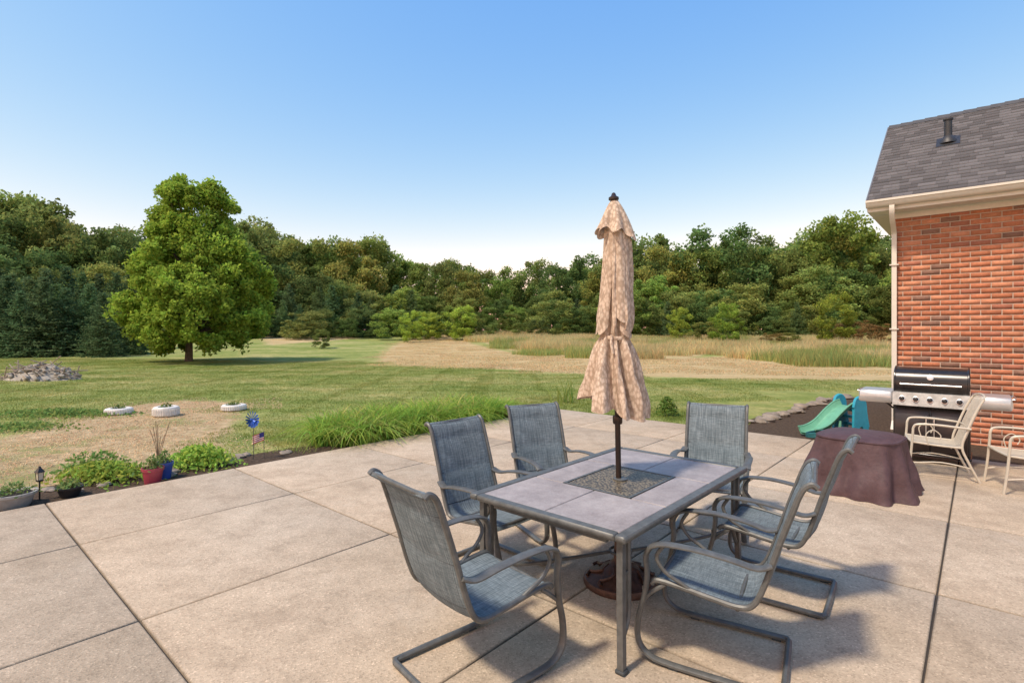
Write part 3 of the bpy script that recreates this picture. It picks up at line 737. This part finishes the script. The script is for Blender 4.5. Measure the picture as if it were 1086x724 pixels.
def decid(seed,shape,base=(.20,.265,.075)):
    global rng; keep=rng; rng=np.random.default_rng(seed)
    cen=[];rad=[]; n=52; ph=rng.uniform(0,6,3)
    for i in range(n):
        z=rng.uniform(.08,.95); 
        R={'round':.36*math.sin(math.pi*min(1,(z*.92+.06)))**.6,'tall':.24*math.sin(math.pi*min(1,(z*.85+.12)))**.5,'wide':.42*math.sin(math.pi*min(1,(z*.8+.18)))**.6}[shape]
        th=rng.uniform(0,2*np.pi); q=rng.uniform(.1,1)**.5*(1+.2*math.sin(2*th+ph[0]+z*4)); cen.append((q*R*math.cos(th),q*R*math.sin(th),z)); rad.append(rng.uniform(.045,.115))
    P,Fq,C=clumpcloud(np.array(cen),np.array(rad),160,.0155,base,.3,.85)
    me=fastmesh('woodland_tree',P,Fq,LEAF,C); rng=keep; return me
def conif(seed,base=(.125,.195,.085)):
    global rng; keep=rng; rng=np.random.default_rng(seed)
    parts=[]; nl=30
    for l in range(nl):
        z=.02+.96*l/nl; R=.27*(1-z)**.85+.008; nb=int(7+9*(1-z))
        for b in range(nb):
            th=rng.uniform(0,2*np.pi); n=int(12+26*(1-z)); t=rng.uniform(.1,1,n); r=R*t*rng.uniform(.8,1.15)
            P=np.stack([r*np.cos(th)+rng.normal(0,.010,n),r*np.sin(th)+rng.normal(0,.010,n),z-.07*R/.3*t+.05*t*t+rng.normal(0,.006,n)],1)
            parts.append(leafquads(P,.013*rng.uniform(.7,1.3,n),cvar(n,base,.35),.45))
    P,Fq,C=join(*parts); me=fastmesh('conifer',P,Fq,LEAF,C); rng=keep; return me
DV=[decid(1,'round'),decid(2,'tall'),decid(3,'wide',(.16,.235,.07)),decid(4,'round',(.24,.29,.08)),decid(5,'tall',(.21,.275,.075)),decid(6,'wide',(.25,.295,.09)),decid(9,'round',(.145,.215,.07)),decid(12,'round',(.24,.33,.075))]; CV=[conif(21),conif(22,(.15,.22,.085)),conif(23,(.105,.17,.08))]
wood=empty('distant_woodland',(0,0,0))
top=[(-400,150),(-100,190),(0,213),(30,212),(62,222),(75,240),(110,236),(150,246),(170,250),(215,240),(262,228),(285,232),(300,250),(330,246),(360,254),(385,250),(405,262),(440,268),(480,272),(500,284),(530,280),(560,284),(600,272),(640,276),(675,250),(700,256),(725,272),(750,250),(785,244),(812,262),(840,250),(870,236),(905,234),(940,244),(1000,235),(1100,225),(1500,180)]
tx=[t[0] for t in top]; ty=[t[1] for t in top]
def tree_at(px,D,py_top,me,jit=.1,wide=1.0,parent=wood,name='woodland_tree'):
    Y=D; X=(px-CX)/F*Y; z0=float(gz(X,Y)); hgt=H+(HY-py_top)/F*Y-z0; hgt*=1+random.uniform(-jit,jit*.4)
    return place(me,name,(X,Y,z0-.02*hgt),random.uniform(0,6.28),parent,(hgt*wide,hgt*wide,hgt))
px=-420
while px<1500:
    t=float(np.interp(px,tx,ty)); dd=62 if px<150 else (88 if px<640 else 80)
    if 130<=px<260: dd=75
    tree_at(px,dd*random.uniform(.98,1.15),t-3,random.choice(DV),.24,random.uniform(.8,1.1)); 
    tree_at(px+8,dd*random.uniform(1.2,1.4),t+random.uniform(2,14),random.choice(DV),.1,1.1)
    px+=random.uniform(14,26) if px<0 or px>1086 else random.uniform(11,20)
px=-300
while px<1400:
    t=float(np.interp(px,tx,ty)); dd=56 if px<150 else (80 if px<640 else 72)
    if 130<=px<260: dd=68
    tree_at(px,dd*random.uniform(.93,1.05),HY-(HY-t)*random.uniform(.3,.68),random.choice(DV),.1,random.uniform(1.1,1.5),name='understory')
    px+=random.uniform(10,17)
px=-220
while px<140:
    tree_at(px,random.uniform(36,40),random.uniform(286,306)+(10 if px>95 else 0),random.choice(CV),.06,1.35,name='spruce'); px+=random.uniform(9,14)
px=-200
while px<150:
    tree_at(px,random.uniform(43,48),random.uniform(268,290),random.choice(CV),.06,1.2,name='spruce'); px+=random.uniform(14,24)
for (px,D,py) in [(318,66,322),(306,72,300),(338,70,302),(352,74,298),(366,75,312),(408,76,318),(420,78,300),(436,74,305),(612,72,316),(708,66,318),(845,64,318),(300,70,316),(380,72,308),(394,75,312)]:
    tree_at(px,D,py,random.choice(CV),.05,1.25,name='spruce')
px=270
while px<1060:
    tree_at(px,random.uniform(63,72),random.uniform(318,342),random.choice(DV),.1,random.uniform(1.3,1.9),name='field_edge_shrub'); px+=random.uniform(12,22)
def colored(me,mul,name):
    m2=me.copy(); a=m2.color_attributes['Col']; n=len(m2.vertices); c=np.zeros(n*4,np.float32); a.data.foreach_get('color',c); c=c.reshape(-1,4); c[:,:3]=np.clip(c[:,:3]*np.array(mul),0,.7); a.data.foreach_set('color',c.ravel()); m2.name=name; return m2
lime=colored(DV[0],(1.6,1.55,.9),'lime_tree'); rust=colored(DV[2],(1.7,.8,1.0),'rust_shrub'); olive=colored(DV[3],(1.15,1.02,1.0),'olive')
for (px,D,py,me,wd) in [(886,50,308,lime,1.05),(770,50,318,lime,.95),(928,48,341,rust,1.9),(908,52,338,rust,1.9),(720,60,325,lime,.9),(455,66,330,lime,1.5),(748,55,340,olive,1.6),(820,50,352,rust,2.4),(836,50,352,olive,2.2),(490,64,322,lime,1.3),(437,60,328,lime,1.1),(341,48,348,DV[0],1.4)]:
    tree_at(px,D,py,me,.03,wd,parent=None,name='small_tree' if py<335 else 'shrub')
for (px,D,py) in [(15,80,208),(128,82,240),(372,90,250),(494,84,284),(700,84,256),(880,84,240),(650,88,268)]:
    tree_at(px,D,py,olive,.03,1.0)
# ---------------------------------------------------------------- grass instancing
m,nt,out=newmat('lawn_blades'); geo=N(nt,'ShaderNodeNewGeometry'); c=lawncol(nt,geo.outputs['Position'])
at=N(nt,'ShaderNodeAttribute',attribute_name='Col'); c=mix(nt,1,c,at.outputs['Color'],'MULTIPLY')
d=N(nt,'ShaderNodeBsdfDiffuse'); t=N(nt,'ShaderNodeBsdfTranslucent'); ms=N(nt,'ShaderNodeMixShader'); ms.inputs[0].default_value=.45
nt.links.new(c,d.inputs[0]); nt.links.new(c,t.inputs[0]); nt.links.new(d.outputs[0],ms.inputs[1]); nt.links.new(t.outputs[0],ms.inputs[2]); nt.links.new(ms.outputs[0],out.inputs[0]); LAWNM=m
def patch(size,n,hmin,hmax,wmin,wmax,base,lean,name,yel=.25,segs=2):
    B=np.stack([rng.uniform(-size/2,size/2,n),rng.uniform(-size/2,size/2,n),np.zeros(n)],1)
    p=strands(B,rng.uniform(hmin,hmax,n),rng.uniform(wmin,wmax,n),rng.uniform(.1,lean,n),cvar(n,base,.3,yel),segs)
    return fastmesh(name,*p[:2],GRS if name!='lawn' else LAWNM,p[2])
LP=[patch(2.3,2600,.02,.055,.008,.018,(1.35,1.32,1.1),1.3,'lawn',.1) for _ in range(3)]
SP=[patch(2.2,1700,.015,.05,.01,.02,(.66,.52,.33),2.5,'straw',.15) for _ in range(2)]
MP=[patch(3.2,1300,.02,.08,.02,.04,(.58,.46,.25),2.2,'mown_stubble',.2) for _ in range(2)]
TP=[patch(3.4,1700,.6,1.05,.02,.045,(.60,.52,.26),.5,'tall_grass',.2,3) for _ in range(3)]
TP2=[patch(3.4,1200,.5,.95,.02,.05,(.34,.39,.13),.5,'tall_green',.25,3) for _ in range(1)]
lawn=empty('lawn_grass'); straw=empty('straw_mulch'); fieldg=empty('tall_meadow_grass')
def P1(x,y): return np.array([[x,y]])
for Y in np.arange(5,34,2.0):
    for X in np.arange(-34,26,2.0):
        x=X+random.uniform(-.2,.2); y=Y+random.uniform(-.2,.2)
        if abs(x)>y*1.05+2: continue
        p=P1(x,y); a=x*U[0]+y*U[1]; b=x*V[0]+y*V[1]
        if a<9.75+1.25 and b<7.24+1.5: continue
        if poly_sd(p,bedR)[0]>-1.2: continue
        if poly_sd(p,garden)[0]>.3: continue
        if poly_sd(p,mown)[0]>0: continue
        place(random.choice(LP),'grass_patch',(x,y,float(gz(x,y))),random.choice([0,1,2,3])*math.pi/2,lawn)
FP=[patch(.8,420,.03,.085,.006,.013,(1.2,1.25,1.0),.9,'lawn',.1) for _ in range(3)]
for t in np.arange(-1,13,.7):
    for k in range(3):
        x,y=AB(9.75+.42+.6*k,3.4+t*.9)
        if 3.4+t*.9<9 and poly_sd(P1(x,y),bedR)[0]<-.2: place(random.choice(FP),'grass_fringe',(x,y,float(gz(x,y))),math.atan2(U[1],U[0])+random.choice([0,1,2,3])*math.pi/2,lawn)
for t in np.arange(4.2,9.8,.7):
    for k in range(3):
        x,y=AB(t,8.15+.6*k)
        if poly_sd(P1(x,y),garden)[0]<0: place(random.choice(FP),'grass_fringe',(x,y,float(gz(x,y))),math.atan2(U[1],U[0]),lawn)
for Y in np.arange(5,16,1.6):
    for X in np.arange(-18,-2,1.6):
        x=X+random.uniform(-.3,.3); y=Y+random.uniform(-.3,.3); b=x*V[0]+y*V[1]
        if b<7.24+1.9 : continue
        if poly_sd(P1(x,y),garden)[0]>.2: place(random.choice(SP),'straw_patch',(x,y,float(gz(x,y))),random.uniform(0,6),straw)
for Y in np.arange(24,95,2.8):
    for X in np.arange(-20,60,2.8):
        x=X+random.uniform(-.5,.5); y=Y+random.uniform(-.5,.5); p=P1(x,y)
        s=max(poly_sd(p,field1)[0],poly_sd(p,field2)[0])
        if s>.3: place(random.choice(TP if random.random()<.68 else TP2),'meadow_patch',(x,y,float(gz(x,y))),random.uniform(0,6),fieldg,(1,1,random.uniform(.6,1.2)))
        elif poly_sd(p,mown)[0]>.2: place(random.choice(MP),'stubble_patch',(x,y,float(gz(x,y))),random.uniform(0,6),fieldg,(1,1,random.uniform(.6,1.3)))
# ---------------------------------------------------------------- daylily bed
def lilies():
    parts=[]
    for k in range(90):
        t=rng.uniform(0,1); a=4.35+t*4.3; b=7.70+rng.uniform(-.30,.65); x,y=AB(a,b); n=95
        B=np.stack([x+rng.normal(0,.08,n),y+rng.normal(0,.08,n),np.full(n,-.05)],1)
        L=rng.uniform(.44,.76,n)*(1.0 if t<.9 else .7)
        parts.append(strands(B,L,rng.uniform(.020,.038,n),rng.uniform(.35,1.45,n),cvar(n,(.28,.44,.08) if rng.random()<.8 else (.46,.48,.16),.3,.2),5,.62))
    P,Fq,C=join(*parts); place(fastmesh('daylilies',P,Fq,GRS,C),'daylily_border')
lilies()
def leafy(name,x,y,rx,ry,h,n,size,base,z0=-.05):
    P=np.stack([x+rng.normal(0,rx*.45,n),y+rng.normal(0,ry*.45,n),np.zeros(n)],1); d=np.hypot((P[:,0]-x)/rx,(P[:,1]-y)/ry)
    P[:,2]=z0+h*np.clip(1-d*d*.6,.1,1)*rng.uniform(.15,1,n)
    q=leafquads(P,rng.uniform(.6,1.3,n)*size,cvar(n,base,.3,.2),.55,.5); place(fastmesh(name,q[0],q[1],LEAF0,q[2]),name)
leafy('garden_plant',*G(112,508),.55,.32,.22,1700,.030,(.30,.42,.08)); leafy('garden_plant',*G(100,503),.5,.4,.3,500,.03,(.20,.32,.09))
leafy('garden_plant',*G(213,494),.42,.30,.30,2000,.030,(.34,.52,.10)); leafy('garden_plant',*G(708,441),.22,.22,.42,800,.03,(.16,.26,.06))
leafy('weed_patch',*G(60,440),1.6,.5,.14,1500,.035,(.20,.31,.09)); leafy('garden_plant',*G(20,455),1.0,.5,.12,700,.035,(.20,.31,.09))
n=26; x,y=G(600,427); B=np.stack([x+rng.normal(0,.16,n),y+rng.normal(0,.16,n),np.full(n,-.05)],1)
p=strands(B,rng.uniform(.4,.75,n),rng.uniform(.02,.05,n),rng.uniform(.1,.7,n),cvar(n,(.2,.3,.07),.3,.2),5); place(fastmesh('leafy_sprout',*p[:2],GRS,p[2]),'leafy_sprout')
# ---------------------------------------------------------------- pots etc
SO=simple('potting_soil',(.035,.025,.02),.95,0,.4,40,.6)
def pot(name,x,y,r,h,col,plant=True):
    pm=simple(name+'_glaze',col,.4,0,.15); mb=MB()
    mb.lathe([(r*.68,0),(r*.72,.01),(r*.93,h*.8),(r*1.02,h*.82),(r*1.04,h),(r*.94,h),(r*.90,h*.86),(.01,h*.84)],pm,28)
    mb.lathe([(r*.89,h*.80),(r*.86,h*.87),(.01,h*.89)],SO,20)
    mb.obj(name,(x,y,float(gz(x,y))+.0)); 
    if plant: leafy('potted_plant',x,y,r*.9,r*.9,h*.9,160,.022,(.20,.29,.10),float(gz(x,y))+h*.85)
pot('red_flower_pot',*G(162,513),.115,.20,(.33,.05,.075)); pot('blue_flower_pot',*G(174,507),.10,.20,(.03,.08,.34))
pot('grey_planter_bowl',*G(14,537),.19,.15,(.38,.37,.34)); pot('black_nursery_pot',*G(74,526),.12,.11,(.02,.02,.022))
def lantern():
    mb=MB(); B=simple('lantern_black',(.02,.02,.02),.4); Gs=simple('lantern_glass',(.5,.45,.35),.2)
    mb.tube([(0,0,-.1),(0,0,.16)],.008,B,8); mb.lathe([(.03,.15),(.035,.16),(.035,.17)],B,4); mb.lathe([(.028,.17),(.033,.25)],Gs,4); mb.lathe([(.05,.25),(.045,.26),(.012,.30),(.008,.315)],B,4)
    for k in range(4):
        a=k*math.pi/2; mb.tube([(.03*math.cos(a),.03*math.sin(a),.165),(.037*math.cos(a),.037*math.sin(a),.255)],.003,B,4)
    mb.obj('solar_garden_lantern',(*G(42,530),0),.4)
lantern()
def pinwheel():
    x,y=G(269,487); mb=MB(); B=simple('pinwheel_blue',(.02,.09,.42),.3,.3); St=simple('stake',(.1,.1,.1),.5,.5); mb.tube([(0,0,-.05),(0,0,.52)],.005,St,6)
    for l,(R,nb,ph) in enumerate(((.115,14,0),(.07,10,.2))):
        for k in range(nb):
            a=2*math.pi*k/nb+ph; c,s=math.cos(a),math.sin(a); c2,s2=math.cos(a+.34),math.sin(a+.34); yy=-.02-.02*l
            mb.add([(0,yy,.52),(R*c,yy-.012,.52+R*s),(R*1.06*math.cos(a+.2),yy-.004,.52+R*1.06*math.sin(a+.2)),(R*c2*.85,yy+.008,.52+R*s2*.85)],[(0,1,2,3)],B)
    mb.lathe([(.02,0),(.018,.012),(.005,.02)],B,12,Matrix.Translation((0,-.04,.52))@Matrix.Rotation(math.pi/2,4,'X'))
    mb.obj('garden_pinwheel',(x,y,0),-.3)
    x,y=G(280,486); mb=MB(); Rd=simple('flag_red',(.45,.03,.04),.7); Wh=simple('flag_white',(.65,.63,.6),.7); Bl=simple('flag_blue',(.02,.03,.2),.7)
    mb.tube([(0,0,-.05),(0,0,.34)],.004,St,6)
    nst=9; w,h=.15,.12
    for k in range(nst):
        def fn(u,v,k=k): xx=-w*u; return (xx,.012*math.sin(u*6),.33-h*(k+v)/nst-.05*u)
        mb.grid(fn,10,1,Rd if k%2==0 else Wh)
    def fb(u,v): xx=-w*.42*u; return (xx,.012*math.sin(u*.42*6)-.003,.331-h*.55*v-.05*u*.42)
    mb.grid(fb,6,2,Bl); mb.obj('small_flag',(x,y,0),.2)
pinwheel()
WT=simple('white_painted_tyre',(.66,.64,.60),.6,0,.15,8)
for i,(q,r,h,lf) in enumerate([((126,439),.25,.14,1),((176,441),.24,.21,1),((248,435),.25,.14,1)]):
    x,y=G(*q); mb=MB()
    mb.lathe([(r*.75,0),(r*.97,.02),(r*1.03,h*.3),(r*1.0,h*.5),(r*1.03,h*.7),(r*.97,h*.93),(r*.8,h),(r*.62,h*.97),(r*.6,h*.75),(.01,h*.7)],WT,36)
    for k in range(36):
        a=k*math.pi/18; mb.box((r*1.02,0,h*.5),(.02,.018,h*.6),WT,Matrix.Rotation(a,4,'Z'))
    mb.lathe([(r*.61,h*.76),(.01,h*.8)],SO,20); mb.obj('white_tyre_planter',(x,y,float(gz(x,y)))); leafy('planter_plant',x,y,r*.6,r*.6,.10,70,.03,(.18,.25,.08),float(gz(x,y))+h*.8)
mb=MB(); x,y=G(168,500); DS=simple('dry_stalk',(.22,.15,.09),.9)
for k in range(7):
    a=random.uniform(0,6); r=random.uniform(.03,.16); mb.tube([(0,0,-.05),(r*.3*math.cos(a),r*.3*math.sin(a),.25),(r*math.cos(a),r*math.sin(a),random.uniform(.4,.62))],.004,DS,5,4)
mb.obj('dry_plant_stalks',(x,y,0))
def pile(name,px,py,rad,h,base):
    x,y=G(px,py); z=float(gz(x,y)); rk=simple(name+'_stone',base,.95,0,.4,4,.6); sk=simple(name+'_stick',(.28,.23,.18),.9)
    mb=MB()
    def fn(u,v): 
        th=2*math.pi*u; r=rad*v; p=Vector((r*math.cos(th),r*math.sin(th)*.7,0)); return (p.x,p.y,h*.75*(1-v**1.5)*(1+.5*mathutils.noise.noise(p*1.7))-.05)
    mb.grid(fn,40,12,rk,wrap=True,smooth=False)
    for k in range(150):
        th=random.uniform(0,6.28); v=random.random()**.6*.95; r=rad*v; c=Vector((r*math.cos(th),r*.7*math.sin(th),h*.75*(1-v**1.5)))
        if k%2: 
            s=random.uniform(.04,.13)*rad/1.4; mb.box((0,0,0),(s*1.7,s*1.2,s),rk,Matrix.Translation(c)@Matrix.Rotation(random.random()*6,4,Vector((random.random(),random.random(),1)).normalized()),bev=s*.2)
        else:
            d=Vector((random.uniform(-1,1),random.uniform(-1,1),random.uniform(-.1,.5))).normalized()*random.uniform(.2,.6)*rad/1.4; mb.tube([c-d,c+Vector((0,0,.04)),c+d],.014*rad,sk,5,2)
    mb.obj(name,(x,y,z))
pile('rubble_pile',45,402,1.35,.72,(.30,.27,.22)); pile('brush_pile',397,355,2.2,1.3,(.24,.17,.11))
